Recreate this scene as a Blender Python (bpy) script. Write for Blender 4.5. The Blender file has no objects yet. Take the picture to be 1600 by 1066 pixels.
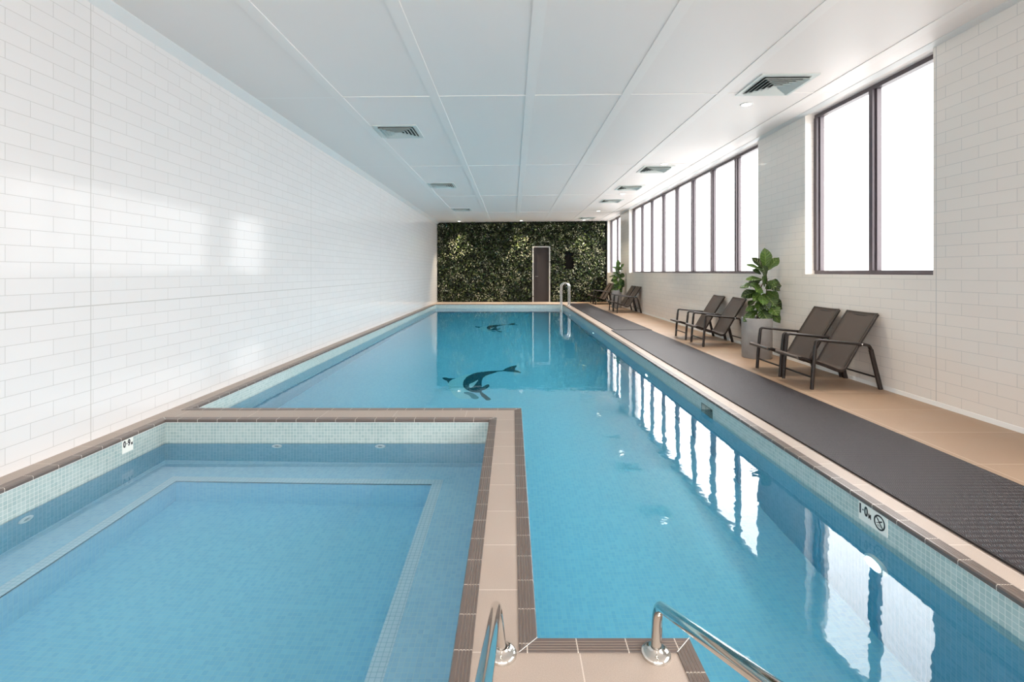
import bpy, math, random
from mathutils import Vector, Matrix
random.seed(7)
S = bpy.context.scene
COL = S.collection
PI = math.pi

# ------------------------------------------------------------------ camera
CAM_Z, F = 1.2, 756.0
cam_d = bpy.data.cameras.new('camera')
cam = bpy.data.objects.new('camera', cam_d); COL.objects.link(cam)
cam.location = (0, 0, CAM_Z); cam.rotation_euler = (PI/2, 0, 0)
cam_d.sensor_fit = 'HORIZONTAL'; cam_d.sensor_width = 36
cam_d.lens = F/1600*36; cam_d.shift_y = -108/1600
cam_d.clip_start = 0.02; cam_d.clip_end = 200
S.camera = cam
S.view_settings.view_transform = 'Standard'; S.view_settings.look = 'None'
S.view_settings.gamma = 1; S.view_settings.use_curve_mapping = False
S.view_settings.exposure = 1.54

# ------------------------------------------------------------------ mesh helper
class MB:
    def __init__(s): s.v = []; s.f = []; s.m = []; s.sm = []; s.uv = []
    def add(s, vs, fs, mi=0, smooth=False):
        o = len(s.v); s.v += [tuple(p) for p in vs]
        for f in fs:
            s.f.append(tuple(i+o for i in f)); s.m.append(mi); s.sm.append(smooth)
    def box(s, x0, y0, z0, x1, y1, z1, mi=0):
        vs = [(x0,y0,z0),(x1,y0,z0),(x1,y1,z0),(x0,y1,z0),(x0,y0,z1),(x1,y0,z1),(x1,y1,z1),(x0,y1,z1)]
        s.add(vs, [(0,3,2,1),(4,5,6,7),(0,1,5,4),(1,2,6,5),(2,3,7,6),(3,0,4,7)], mi)
    def quad(s, a, b, c, d, mi=0): s.add([a,b,c,d], [(0,1,2,3)], mi)
    def sweep(s, path, w, t, side=Vector((0,1,0)), n=10, mi=0, caps=True, p=2.0):
        """superellipse section swept along a path: w along `side`, t across it"""
        path = [Vector(q) for q in path]; rings = []
        for i, q in enumerate(path):
            a = path[max(0,i-1)]; b = path[min(len(path)-1,i+1)]
            T = (b-a).normalized(); sd = (side - T*side.dot(T)).normalized(); N = T.cross(sd)
            ring = []
            for k in range(n):
                an = 2*PI*k/n; c, sn = math.cos(an), math.sin(an)
                ring.append(q + sd*(w/2*math.copysign(abs(c)**(2/p), c)) + N*(t/2*math.copysign(abs(sn)**(2/p), sn)))
            rings.append(ring)
        vs = [v for r in rings for v in r]; fs = []
        for i in range(len(rings)-1):
            for k in range(n):
                k2 = (k+1) % n
                fs.append((i*n+k, i*n+k2, (i+1)*n+k2, (i+1)*n+k))
        s.add(vs, fs, mi, True)
        if caps:
            s.add(rings[0], [tuple(reversed(range(n)))], mi); s.add(rings[-1], [tuple(range(n))], mi)
    def tube(s, path, r, n=12, mi=0):
        path = [Vector(q) for q in path]
        T = (path[1]-path[0]).normalized()
        sd = T.orthogonal().normalized(); rings = []
        for i, q in enumerate(path):
            a = path[max(0,i-1)]; b = path[min(len(path)-1,i+1)]
            T = (b-a).normalized(); sd = (sd - T*sd.dot(T)).normalized(); N = T.cross(sd)
            rings.append([q + sd*(r*math.cos(2*PI*k/n)) + N*(r*math.sin(2*PI*k/n)) for k in range(n)])
        vs = [v for g in rings for v in g]; fs = []
        for i in range(len(rings)-1):
            for k in range(n):
                k2 = (k+1) % n; fs.append((i*n+k, i*n+k2, (i+1)*n+k2, (i+1)*n+k))
        s.add(vs, fs, mi, True)
        s.add(rings[0], [tuple(reversed(range(n)))], mi); s.add(rings[-1], [tuple(range(n))], mi)
    def lathe(s, prof, n=32, c=(0,0,0), mi=0, axis='z', smooth=True):
        vs = []; fs = []
        for (r, h) in prof:
            for k in range(n):
                a = 2*PI*k/n; p = (r*math.cos(a), r*math.sin(a), h)
                if axis == 'x': p = (p[2], p[0], p[1])
                if axis == 'y': p = (p[1], p[2], p[0])
                vs.append((p[0]+c[0], p[1]+c[1], p[2]+c[2]))
        for i in range(len(prof)-1):
            for k in range(n):
                k2 = (k+1) % n; fs.append((i*n+k, i*n+k2, (i+1)*n+k2, (i+1)*n+k))
        s.add(vs, fs, mi, smooth)
    def prism(s, poly, z0, z1, mi=0, to=lambda a,b,c: (a,b,c)):
        n = len(poly); vs = [to(x,y,z0) for x,y in poly]+[to(x,y,z1) for x,y in poly]
        fs = [tuple(reversed(range(n))), tuple(range(n,2*n))]+[(i,(i+1)%n,n+(i+1)%n,n+i) for i in range(n)]
        s.add(vs, fs, mi)
    def build(s, name, mats, parent=None, loc=None):
        me = bpy.data.meshes.new(name); me.from_pydata(s.v, [], s.f)
        for m in (mats if isinstance(mats, (list, tuple)) else [mats]): me.materials.append(m)
        me.polygons.foreach_set('material_index', s.m); me.polygons.foreach_set('use_smooth', s.sm)
        if s.uv:
            ul = me.uv_layers.new(name='UVMap'); q = [0.0]*(2*len(me.loops))
            for lp in me.loops: q[2*lp.index], q[2*lp.index+1] = s.uv[lp.vertex_index]
            ul.data.foreach_set('uv', q)
        me.update()
        o = bpy.data.objects.new(name, me); COL.objects.link(o)
        if parent: o.parent = parent
        if loc: o.location = loc
        return o

def tag(o, label=None, cat=None, group=None, kind=None):
    if label: o['label'] = label
    if cat: o['category'] = cat
    if group: o['group'] = group
    if kind: o['kind'] = kind
    return o
def thing(name, label, cat, loc=(0,0,0), rot=(0,0,0), group=None):
    o = bpy.data.objects.new(name, None); COL.objects.link(o)
    o.location = loc; o.rotation_euler = rot; o.empty_display_size = .1
    return tag(o, label, cat, group)
def copy_thing(root, label, loc, rot=None, scale=None):
    c = root.copy(); COL.objects.link(c); c.location = loc; c['label'] = label
    if rot is not None: c.rotation_euler = rot
    if scale is not None: c.scale = scale
    for ch in root.children:
        d = ch.copy(); COL.objects.link(d); d.parent = c
        for g in ch.children:
            e = g.copy(); COL.objects.link(e); e.parent = d
    return c
def arc(c, r, a0, a1, n, f):
    return [f(c[0]+r*math.cos(a0+(a1-a0)*i/n), c[1]+r*math.sin(a0+(a1-a0)*i/n)) for i in range(n+1)]
def rounded(path, r, n=6):
    """path with its inner corners rounded to radius-ish r"""
    P = [Vector(p) for p in path]; out = [P[0]]
    for i in range(1, len(P)-1):
        a, b, c = P[i-1], P[i], P[i+1]
        d1 = (a-b).normalized(); d2 = (c-b).normalized()
        k = min(r, (a-b).length*.49, (c-b).length*.49)
        p0, p2 = b+d1*k, b+d2*k
        for j in range(n+1):
            t = j/n; out.append(p0*(1-t)**2 + b*2*t*(1-t) + p2*t*t)
    out.append(P[-1]); return out
def catmull(pts, n=6):
    P = [Vector(p) for p in pts]; P = [P[0]*2-P[1]]+P+[P[-1]*2-P[-2]]; out = []
    for i in range(1, len(P)-2):
        for j in range(n):
            t = j/n; a, b, c, d = P[i-1:i+3]
            out.append(.5*((2*b)+(c-a)*t+(2*a-5*b+4*c-d)*t*t+(3*b-a-3*c+d)*t**3))
    out.append(P[-2]); return out

# ------------------------------------------------------------------ materials
def lin(r, g=None, b=None):
    if g is None: g = b = r
    f = lambda c: (c/255/12.92) if c/255 <= .04045 else ((c/255+.055)/1.055)**2.4
    return (f(r), f(g), f(b), 1)
def mat(name):
    m = bpy.data.materials.new(name); m.use_nodes = True
    nt = m.node_tree; b = nt.nodes['Principled BSDF']
    return m, nt, b
def simple(name, col, rough=.5, metal=0, spec=.5, emit=0, ecol=None):
    m, nt, b = mat(name)
    b.inputs['Base Color'].default_value = col; b.inputs['Roughness'].default_value = rough
    b.inputs['Metallic'].default_value = metal; b.inputs['Specular IOR Level'].default_value = spec
    if emit:
        b.inputs['Emission Color'].default_value = ecol or col; b.inputs['Emission Strength'].default_value = emit
    return m
class N:
    def __init__(s, nt): s.nt = nt
    def new(s, t, **kw):
        n = s.nt.nodes.new(t)
        for k, v in kw.items():
            if isinstance(k, str) and hasattr(n, k): setattr(n, k, v)
        return n
    def L(s, a, b): s.nt.links.new(a, b)
    def math(s, op, a, b=None, c=None):
        n = s.nt.nodes.new('ShaderNodeMath'); n.operation = op
        for i, x in enumerate((a, b, c)):
            if x is None: continue
            if isinstance(x, (int, float)): n.inputs[i].default_value = x
            else: s.L(x, n.inputs[i])
        return n.outputs[0]
    def xyz(s, sock):
        n = s.nt.nodes.new('ShaderNodeSeparateXYZ'); s.L(sock, n.inputs[0]); return n.outputs
    def comb(s, x, y, z=0):
        n = s.nt.nodes.new('ShaderNodeCombineXYZ')
        for i, q in enumerate((x, y, z)):
            if isinstance(q, (int, float)): n.inputs[i].default_value = q
            else: s.L(q, n.inputs[i])
        return n.outputs[0]
    def obj(s): return s.nt.nodes.new('ShaderNodeTexCoord').outputs['Object']
    def noise(s, vec, scale, detail=2, rough=.5):
        n = s.nt.nodes.new('ShaderNodeTexNoise'); s.L(vec, n.inputs['Vector'])
        n.inputs['Scale'].default_value = scale; n.inputs['Detail'].default_value = detail; n.inputs['Roughness'].default_value = rough
        return n.outputs['Fac']
    def brick(s, vec, w, h, mortar, c1, c2, cm, offset=.5, smooth=.1):
        n = s.nt.nodes.new('ShaderNodeTexBrick'); s.L(vec, n.inputs['Vector'])
        n.offset = offset; n.inputs['Scale'].default_value = 1
        n.inputs['Brick Width'].default_value = w; n.inputs['Row Height'].default_value = h
        n.inputs['Mortar Size'].default_value = mortar; n.inputs['Mortar Smooth'].default_value = smooth
        n.inputs['Bias'].default_value = 0
        n.inputs['Color1'].default_value = c1; n.inputs['Color2'].default_value = c2; n.inputs['Mortar'].default_value = cm
        return n.outputs['Color'], n.outputs['Fac']
    def ramp(s, fac, stops):
        n = s.nt.nodes.new('ShaderNodeValToRGB'); s.L(fac, n.inputs[0]); e = n.color_ramp.elements
        while len(e) < len(stops): e.new(.5)
        for i, (p, c) in enumerate(stops): e[i].position = p; e[i].color = c
        return n.outputs[0]
    def bump(s, h, dist, strength=1.0, normal=None, inv=False):
        n = s.nt.nodes.new('ShaderNodeBump'); s.L(h, n.inputs['Height']); n.invert = inv
        n.inputs['Distance'].default_value = dist; n.inputs['Strength'].default_value = strength
        if normal: s.L(normal, n.inputs['Normal'])
        return n.outputs[0]
    def mix(s, fac, a, b, mode='MIX'):
        n = s.nt.nodes.new('ShaderNodeMix'); n.data_type = 'RGBA'; n.blend_type = mode
        for i, q in ((0, fac), (6, a), (7, b)):
            if isinstance(q, (int, float)): n.inputs[i].default_value = q
            elif isinstance(q, tuple): n.inputs[i].default_value = q
            else: s.L(q, n.inputs[i])
        return n.outputs[2]

def wall_tile(name, sy, sz, axis='y', col=(.80,.80,.79,1), joints=(), zjoints=(), spec=.45):
    m, nt, b = mat(name); n = N(nt); x, y, z = n.xyz(n.obj())
    u = y if axis == 'y' else x
    vec = n.comb(n.math('SUBTRACT', u, sy), n.math('SUBTRACT', z, sz))
    c2 = tuple(c*.975 for c in col[:3])+(1,)
    c, f = n.brick(vec, .3, .1, .0016, col, c2, (.56,.55,.53,1), .5, .3)
    for j in joints:
        d = n.math('LESS_THAN', n.math('ABSOLUTE', n.math('SUBTRACT', u, j)), .0035)
        c = n.mix(d, c, (.55,.54,.52,1))
    for j in zjoints:
        d = n.math('LESS_THAN', n.math('ABSOLUTE', n.math('SUBTRACT', z, j)), .004)
        c = n.mix(d, c, (.58,.57,.55,1))
    n.L(c, b.inputs['Base Color'])
    nb = n.bump(f, .0012, .6, inv=True)
    # every glazed tile sits at its own tiny tilt
    bw, _ = n.brick(vec, .3, .1, .0, (0,0,0,1), (1,1,1,1), (.5,.5,.5,1), .5, 0)
    nz = n.noise(n.obj(), 7, 1)
    nb2 = n.bump(nz, .003, .25, nb)
    n.L(nb2, b.inputs['Normal'])
    b.inputs['Roughness'].default_value = .1; b.inputs['Specular IOR Level'].default_value = spec
    return m
M = {}
M['tile_left'] = wall_tile('glazed_tile_left', .004, .06, 'y', (.765,.755,.75,1), joints=(3.435, 7.2, 11.0, 14.8), zjoints=(.96,), spec=.2)
M['tile_right'] = wall_tile('glazed_tile_right', .04, .03, 'y', (.84,.79,.735,1), joints=(4.335,), zjoints=())
M['tile_end'] = wall_tile('glazed_tile_end', 0, .03, 'x', (.86,.86,.85,1))
M['white'] = simple('white_paint', (.8,.8,.79,1), .4)

def mosaic(name, c1, c2, cm, rough=.15, pitch=.025):
    m, nt, b = mat(name); n = N(nt); x, y, z = n.xyz(n.obj())
    g = nt.nodes.new('ShaderNodeNewGeometry'); nx, ny, nz = n.xyz(g.outputs['Normal'])
    isz = n.math('GREATER_THAN', n.math('ABSOLUTE', nz), .6)
    isx = n.math('GREATER_THAN', n.math('ABSOLUTE', nx), .6)
    # u = y on walls across x, else x ; v = y on floors, else z
    u = n.math('ADD', n.math('MULTIPLY', isx, y), n.math('MULTIPLY', n.math('SUBTRACT', 1, isx), x))
    v = n.math('ADD', n.math('MULTIPLY', isz, y), n.math('MULTIPLY', n.math('SUBTRACT', 1, isz), n.math('ADD', z, .0225)))
    vec = n.comb(u, v)
    c, f = n.brick(vec, pitch, pitch, .0012, c1, c2, cm, 0, .1)
    n.L(c, b.inputs['Base Color']); b.inputs['Roughness'].default_value = rough
    n.L(n.bump(f, .0008, .5, inv=True), b.inputs['Normal'])
    return m
M['mosaic'] = mosaic('aqua_glass_mosaic', (.38,.50,.49,1), (.47,.58,.56,1), (.72,.75,.70,1))
M['mosaic_floor'] = mosaic('blue_glass_mosaic', (.60,.74,.90,1), (.70,.82,.95,1), (.80,.86,.93,1))
M['mosaic_pale'] = mosaic('pale_glass_mosaic', (.92,.88,.96,1), (.95,.91,.98,1), (.6,.66,.74,1))
M['mosaic_dimmed'] = mosaic('underwater_dimmed_mosaic', (.18,.42,.56,1), (.24,.49,.63,1), (.36,.57,.67,1))  # same wall mosaic below the waterline, underwater dimness and blue cast painted in
M['mosaic_spa'] = mosaic('spa_glass_mosaic', (.34,.44,.43,1), (.42,.51,.49,1), (.66,.69,.65,1))
M['grout'] = simple('white_grout', (.80,.80,.77,1), .7)

def paver(name, c1, c2, cm, w, h, ox, oy, mortar=.0022, rough=.45, wet=False):
    m, nt, b = mat(name); n = N(nt); x, y, z = n.xyz(n.obj())
    vec = n.comb(n.math('SUBTRACT', x, ox), n.math('SUBTRACT', y, oy))
    c, f = n.brick(vec, w, h, mortar, c1, c2, cm, 0, .05)
    sp = n.noise(n.obj(), 420, 2, .6); cl = n.noise(n.obj(), 2.2, 3, .6)
    c = n.mix(.35, c, n.ramp(sp, [(.35, (.55,.55,.55,1)), (.62, (1.25,1.25,1.25,1))]), 'MULTIPLY')
    c = n.mix(.3 if wet else .25, c, n.ramp(cl, [(.35, (.84,.82,.80,1)), (.65, (1.08,1.08,1.08,1))]), 'MULTIPLY')
    n.L(c, b.inputs['Base Color'])
    if wet: n.L(n.ramp(cl, [(.3, (.38,)*3+(1,)), (.75, (.55,)*3+(1,))]), b.inputs['Roughness'])
    else: b.inputs['Roughness'].default_value = rough
    return m
M['coping'] = paver('beige_coping_pavers', lin(182,166,153), lin(177,161,148), lin(212,200,188), .6, .3, .213, .026)
M['deck'] = paver('tan_deck_tiles', lin(177,149,124), lin(172,144,119), lin(206,184,162), .9, .6, 2.02, .02, mortar=.003, wet=True)
M['ridge'] = None

def trim_mat(name, ca, cb, joint=True):
    m, nt, b = mat(name); n = N(nt); x, y, z = n.xyz(n.obj())
    g = nt.nodes.new('ShaderNodeUVMap'); u, v, w = n.xyz(g.outputs[0])
    fr = n.math('FRACT', n.math('DIVIDE', u, .16))
    j = n.math('LESS_THAN', fr, .02)
    c = n.mix(j, ca, cb); n.L(c, b.inputs['Base Color']); b.inputs['Roughness'].default_value = .3
    return m
M['ridge'] = trim_mat('dark_ribbed_tile', lin(104,92,86), lin(215,205,192))
M['groove'] = trim_mat('ribbed_tile_groove', lin(150,136,126), lin(215,205,192))

def ceiling_mat():
    m, nt, b = mat('white_ceiling_panels'); n = N(nt); x, y, z = n.xyz(n.obj())
    fx = n.math('MULTIPLY', n.math('FRACT', n.math('DIVIDE', n.math('ADD', x, 20*1.09-.155), 1.09)), 1.09)
    a = n.math('LESS_THAN', fx, .005)
    a2 = n.math('LESS_THAN', n.math('ABSOLUTE', n.math('SUBTRACT', fx, .105)), .003)
    fy = n.math('MULTIPLY', n.math('FRACT', n.math('DIVIDE', n.math('ADD', y, 10*3.59-5.5), 3.59)), 3.59)
    bb = n.math('LESS_THAN', fy, .02)
    inb = n.math('LESS_THAN', fx, .105)
    bb = n.math('MULTIPLY', bb, n.math('SUBTRACT', 1, inb))
    l = n.math('MAXIMUM', n.math('MAXIMUM', a, n.math('MULTIPLY', a2, .6)), bb)
    c = n.mix(l, (.93,.87,.835,1), (.96,.92,.89,1)); n.L(c, b.inputs['Base Color'])
    b.inputs['Roughness'].default_value = .45; b.inputs['Specular IOR Level'].default_value = .2
    n.L(n.bump(l, .006, .9), b.inputs['Normal'])
    return m
M['ceiling'] = ceiling_mat()
M['frame'] = simple('dark_bronze_frame', lin(82,74,79), .4, .1)
def pane_mat():
    m, nt, b = mat('hazy_daylit_glass'); nt.nodes.remove(b)
    t = nt.nodes.new('ShaderNodeBsdfTransparent'); t.inputs[0].default_value = (.93,.93,.93,1)
    g = nt.nodes.new('ShaderNodeBsdfGlossy'); g.inputs['Roughness'].default_value = .2
    mx = nt.nodes.new('ShaderNodeMixShader'); mx.inputs[0].default_value = .05
    nt.links.new(t.outputs[0], mx.inputs[1]); nt.links.new(g.outputs[0], mx.inputs[2])
    nt.links.new(mx.outputs[0], nt.nodes['Material Output'].inputs[0]); return m
M['pane'] = pane_mat()
M['chair_frame'] = simple('dark_brown_metal', lin(44,37,34), .38, .2)
def sling_mat():
    m, nt, b = mat('woven_brown_sling'); n = N(nt)
    v = n.obj(); c, f = n.brick(v, .004, .004, .0008, lin(112,98,88), lin(104,90,80), lin(66,57,52), .5)
    n.L(c, b.inputs['Base Color']); b.inputs['Roughness'].default_value = .5
    return m
M['sling'] = sling_mat()
M['bolt'] = simple('bright_bolt', (.85,.85,.85,1), .2, 1)
M['steel'] = simple('polished_stainless', (.66,.64,.60,1), .06, 1)
M['steel_soft'] = simple('brushed_stainless', (.72,.71,.69,1), .16, 1)
def mat_mat():
    m, nt, b = mat('woven_rubber_matting'); n = N(nt); x, y, z = n.xyz(n.obj())
    tri = n.math('ABSOLUTE', n.math('SUBTRACT', n.math('FRACT', n.math('DIVIDE', y, .038)), .5))
    ph = n.math('ADD', x, n.math('MULTIPLY', tri, .022))
    h = n.math('MULTIPLY_ADD', n.math('SINE', n.math('MULTIPLY', ph, 2*PI/.0105)), .5, .5)
    c = n.ramp(h, [(.25, lin(14,12,14)), (.8, lin(68,62,67))])
    n.L(c, b.inputs['Base Color']); b.inputs['Roughness'].default_value = .38; b.inputs['Specular IOR Level'].default_value = .25
    n.L(n.bump(h, .003, .6), b.inputs['Normal'])
    return m
M['mat'] = mat_mat()
M['mat_edge'] = simple('black_rubber_edge', lin(30,27,29), .5)
def concrete():
    m, nt, b = mat('grey_planter'); n = N(nt)
    c = n.ramp(n.noise(n.obj(), 5, 4), [(.3, lin(140,138,137)), (.7, lin(160,158,156))]); n.L(c, b.inputs['Base Color'])
    b.inputs['Roughness'].default_value = .6; return m
M['pot'] = concrete()
M['soil'] = simple('dark_soil', lin(38,30,24), .9)
M['stem'] = simple('brown_bark', lin(88,70,50), .8)
def leaf_mat(name, stops, rough=.35, trans=.0):
    m, nt, b = mat(name); n = N(nt)
    g = nt.nodes.new('ShaderNodeNewGeometry')
    c = n.ramp(g.outputs['Random Per Island'], stops); n.L(c, b.inputs['Base Color'])
    b.inputs['Roughness'].default_value = rough
    if trans:
        t = nt.nodes.new('ShaderNodeBsdfTranslucent'); n.L(c, t.inputs[0])
        mx = nt.nodes.new('ShaderNodeMixShader'); mx.inputs[0].default_value = trans
        n.L(b.outputs[0], mx.inputs[1]); n.L(t.outputs[0], mx.inputs[2])
        n.L(mx.outputs[0], nt.nodes['Material Output'].inputs[0])
    return m
def fig_mat():
    m, nt, b = mat('fiddle_leaf_green'); n = N(nt)
    g = nt.nodes.new('ShaderNodeNewGeometry')
    c = n.ramp(g.outputs['Random Per Island'], [(0, lin(26,46,18)), (.45, lin(44,72,24)), (.8, lin(78,110,36)), (1, lin(112,146,52))])
    uvn = nt.nodes.new('ShaderNodeUVMap'); u, v, w_ = n.xyz(uvn.outputs[0]); au = n.math('ABSOLUTE', u)
    q = n.math('FRACT', n.math('MULTIPLY', n.math('SUBTRACT', v, n.math('MULTIPLY', au, .22)), 7.0))
    vein = n.math('MAXIMUM', n.math('LESS_THAN', au, .05), n.math('LESS_THAN', q, .10))
    c2 = n.mix(n.math('MULTIPLY', vein, .55), c, lin(150,170,90)); n.L(c2, b.inputs['Base Color'])
    b.inputs['Roughness'].default_value = .28
    puck = n.math('SINE', n.math('MULTIPLY', q, PI)); n.L(n.bump(puck, .006, .8), b.inputs['Normal'])
    t = nt.nodes.new('ShaderNodeBsdfTranslucent'); n.L(c2, t.inputs[0])
    mx = nt.nodes.new('ShaderNodeMixShader'); mx.inputs[0].default_value = .22
    n.L(b.outputs[0], mx.inputs[1]); n.L(t.outputs[0], mx.inputs[2]); n.L(mx.outputs[0], nt.nodes['Material Output'].inputs[0])
    return m
M['fig'] = fig_mat()
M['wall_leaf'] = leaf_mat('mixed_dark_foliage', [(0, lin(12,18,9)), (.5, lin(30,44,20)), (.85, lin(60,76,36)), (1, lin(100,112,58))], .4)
M['wall_pale'] = leaf_mat('cream_edged_foliage', [(0, lin(140,144,104)), (.6, lin(205,203,168)), (1, lin(236,234,214))], .45)
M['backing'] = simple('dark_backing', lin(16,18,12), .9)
M['door'] = simple('dark_grey_door', lin(58,52,51), .6, 0, .2)
M['door_frame'] = simple('pale_door_frame', lin(196,192,186), .5)
M['black'] = simple('matt_black', (.004,.004,.004,1), .9, 0, .05)
M['vent'] = simple('vent_grey_white', lin(214,220,216), .4)
M['vent_dark'] = simple('vent_dark_void', lin(70,72,70), .8)
M['lamp_warm'] = simple('lit_downlight', (1,1,1,1), .5, emit=3, ecol=(1,.93,.82,1))
M['pool_lamp'] = simple('lit_pool_light', (1,1,1,1), .4, emit=3, ecol=(1,.98,.93,1))
M['sign'] = simple('glazed_sign_tile', (.86,.86,.80,1), .2)
M['ink'] = simple('black_ink', (.012,.012,.014,1), .5)
M['jet'] = simple('white_plastic_jet', (.85,.86,.86,1), .3)
M['orca_dark'] = mosaic('dark_blue_mosaic', (.015,.06,.085,1), (.03,.10,.13,1), (.10,.20,.24,1))
M['orca_mid'] = mosaic('mid_blue_mosaic', (.10,.26,.33,1), (.14,.32,.38,1), (.25,.42,.46,1))
M['orca_white'] = mosaic('white_mosaic', (.88,.88,.92,1), (.92,.92,.95,1), (.74,.78,.84,1))

def water_mat(name, absorb, dens, rip):
    m, nt, b = mat(name); n = N(nt); nt.nodes.remove(b)
    g = nt.nodes.new('ShaderNodeBsdfGlass'); g.inputs['IOR'].default_value = 1.333; g.inputs['Roughness'].default_value = 0
    g.inputs['Color'].default_value = (1,1,1,1)
    mp = nt.nodes.new('ShaderNodeMapping'); n.L(n.obj(), mp.inputs[0]); mp.inputs['Scale'].default_value = (1, 1, 1)
    a = n.noise(mp.outputs[0], 4.5, 1, .5); a2 = n.noise(mp.outputs[0], 22, 1, .5)
    n.L(n.bump(a2, rip*.16, 1.0, n.bump(a, rip, 1.0)), g.inputs['Normal'])
    out = nt.nodes['Material Output']; n.L(g.outputs[0], out.inputs['Surface'])
    va = nt.nodes.new('ShaderNodeVolumeAbsorption'); va.inputs['Color'].default_value = absorb; va.inputs['Density'].default_value = dens
    n.L(va.outputs[0], out.inputs['Volume'])
    return m
M['water'] = water_mat('clear_pool_water', (.16,.915,.99,1), .55, .0013)
M['water_spa'] = water_mat('clear_spa_water', (.25,.89,.975,1), .65, .0006)

SKY = 4.4
# ------------------------------------------------------------------ layout numbers (metres)
LX, RX, BY, FY = -2.99, 3.80, 19.42, -3.2        # left wall, right wall, back wall, wall behind the camera
GX = 3.922                                        # window frame plane
def ceil_z(x): return 3.205 + .0095*x
POOL = [(1.86,.6),(1.86,17.9),(-2.815,17.9),(-2.815,4.25),(.077,4.25),(.077,1.577),(.575,1.577),(.575,.6)]
SPA = [(-.18,.6),(-.18,3.93),(-2.815,3.93),(-2.815,.6)]
W_POOL, W_SPA, Z_POOL = -.145, -.19, -1.16

Z_DEEP = -1.85
def floor_z(y): return Z_POOL-.05*max(0, y-4.25)
def offset(poly, d):
    n = len(poly); out = []
    for i in range(n):
        a, b, c = poly[i-1], poly[i], poly[(i+1) % n]
        def nrm(p, q):
            l = math.hypot(q[0]-p[0], q[1]-p[1]); return ((q[1]-p[1])/l, -(q[0]-p[0])/l)
        n1, n2 = nrm(a, b), nrm(b, c)
        if abs(n1[0]-n2[0])+abs(n1[1]-n2[1]) < 1e-6: out.append((b[0]+n1[0]*d, b[1]+n1[1]*d))
        else: out.append((b[0]+(n1[0]+n2[0])*d, b[1]+(n1[1]+n2[1])*d))
    return out

# ------------------------------------------------------------------ the room
b = MB()
b.box(-.18-2.635-.175, FY, -.02, RX, .6, 0, 0)                   # behind the pools
b.box(1.86, .6, -.02, 2.5, BY, 0, 0)                             # coping beside the mat
b.box(2.5, .6, -.02, RX, BY, 0, 1)                               # tan deck
b.box(LX, 17.9, -.02, 1.86, BY, 0, 0)
b.box(LX, .6, -.02, -2.815, 17.9, 0, 0)
b.box(-2.815, 3.93, -.02, .077, 4.25, 0, 0)
b.box(-.18, 1.577, -.02, .077, 3.93, 0, 0)
b.box(-.18, .6, -.02, .575, 1.577, 0, 0)
tag(b.build('floor', [M['coping'], M['deck']]), 'beige paved pool deck and narrow coping around both pools', 'floor', kind='structure')

b = MB()
zs = ceil_z(LX-.2), ceil_z(RX+.3)
b.add([(LX-.2,FY-.2,zs[0]),(RX+.3,FY-.2,zs[1]),(RX+.3,BY+.3,zs[1]),(LX-.2,BY+.3,zs[0]),
       (LX-.2,FY-.2,zs[0]+.1),(RX+.3,FY-.2,zs[1]+.1),(RX+.3,BY+.3,zs[1]+.1),(LX-.2,BY+.3,zs[0]+.1)],
      [(0,1,2,3),(4,7,6,5),(0,4,5,1),(1,5,6,2),(2,6,7,3),(3,7,4,0)])
tag(b.build('ceiling', M['ceiling']), 'white panelled ceiling with thin cover strips', 'ceiling', kind='structure')

b = MB(); b.box(LX-.2, FY-.2, -.02, LX, BY+.2, ceil_z(LX))
tag(b.build('wall_left', M['tile_left']), 'long white glazed tile wall along the pool', 'wall', kind='structure')
b = MB(); b.box(LX, BY+.06, -.02, RX+.3, BY+.26, ceil_z(RX)+.04)
tag(b.build('wall_back', M['backing']), 'far end wall behind the planting', 'wall', kind='structure')
b = MB(); fz = ceil_z(RX)+.04
b.box(LX, FY-.2, -.02, RX+.3, FY, .7); b.box(LX, FY-.2, 2.9, RX+.3, FY, fz); b.box(LX, FY-.2, .7, -2.5, FY, 2.9); b.box(3.3, FY-.2, .7, RX+.3, FY, 2.9)
tag(b.build('wall_front', M['tile_end']), 'white tiled wall behind the camera', 'wall', kind='structure')

# right wall: sill wall with piers between the recessed windows
SILL = 1.172
WIN = [(4.366, 6.272, [4.3, 5.27, 6.272]),
       (7.475, 15.70, [7.44+1.0325*i for i in range(9)]),
       (16.99, 19.22, [16.99, 18.1, 19.22]),
       (-1.7, 2.5, [-1.7+1.05*i for i in range(5)])]  # unseen window band, added for fill light
b = MB(); zt = ceil_z(RX)
b.box(RX, FY-.2, -.02, RX+.3, BY+.06, SILL)
ys = sorted([FY-.2]+[q for w in WIN for q in w[:2]]+[BY+.06])
for i in range(0, len(ys), 2): b.box(RX, ys[i], SILL, RX+.3, ys[i+1], zt+.04)
tag(b.build('wall_right', M['tile_right']), 'white tiled wall with deep window recesses', 'wall', kind='structure')
b = MB()
b.add([(RX,FY,0),(RX,BY,0),(RX-.012,BY,0),(RX-.012,FY,0),(RX,FY,.04),(RX,BY,.04),(RX-.004,BY,.036),(RX-.004,FY,.036)],
      [(3,2,6,7),(7,6,5,4),(0,3,7,4),(1,5,6,2)])
tag(b.build('baseboard_right', simple('pale_cove_tile', (.82,.80,.77,1), .15)), 'pale cove tile at the foot of the right wall', 'skirting', kind='structure')
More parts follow.
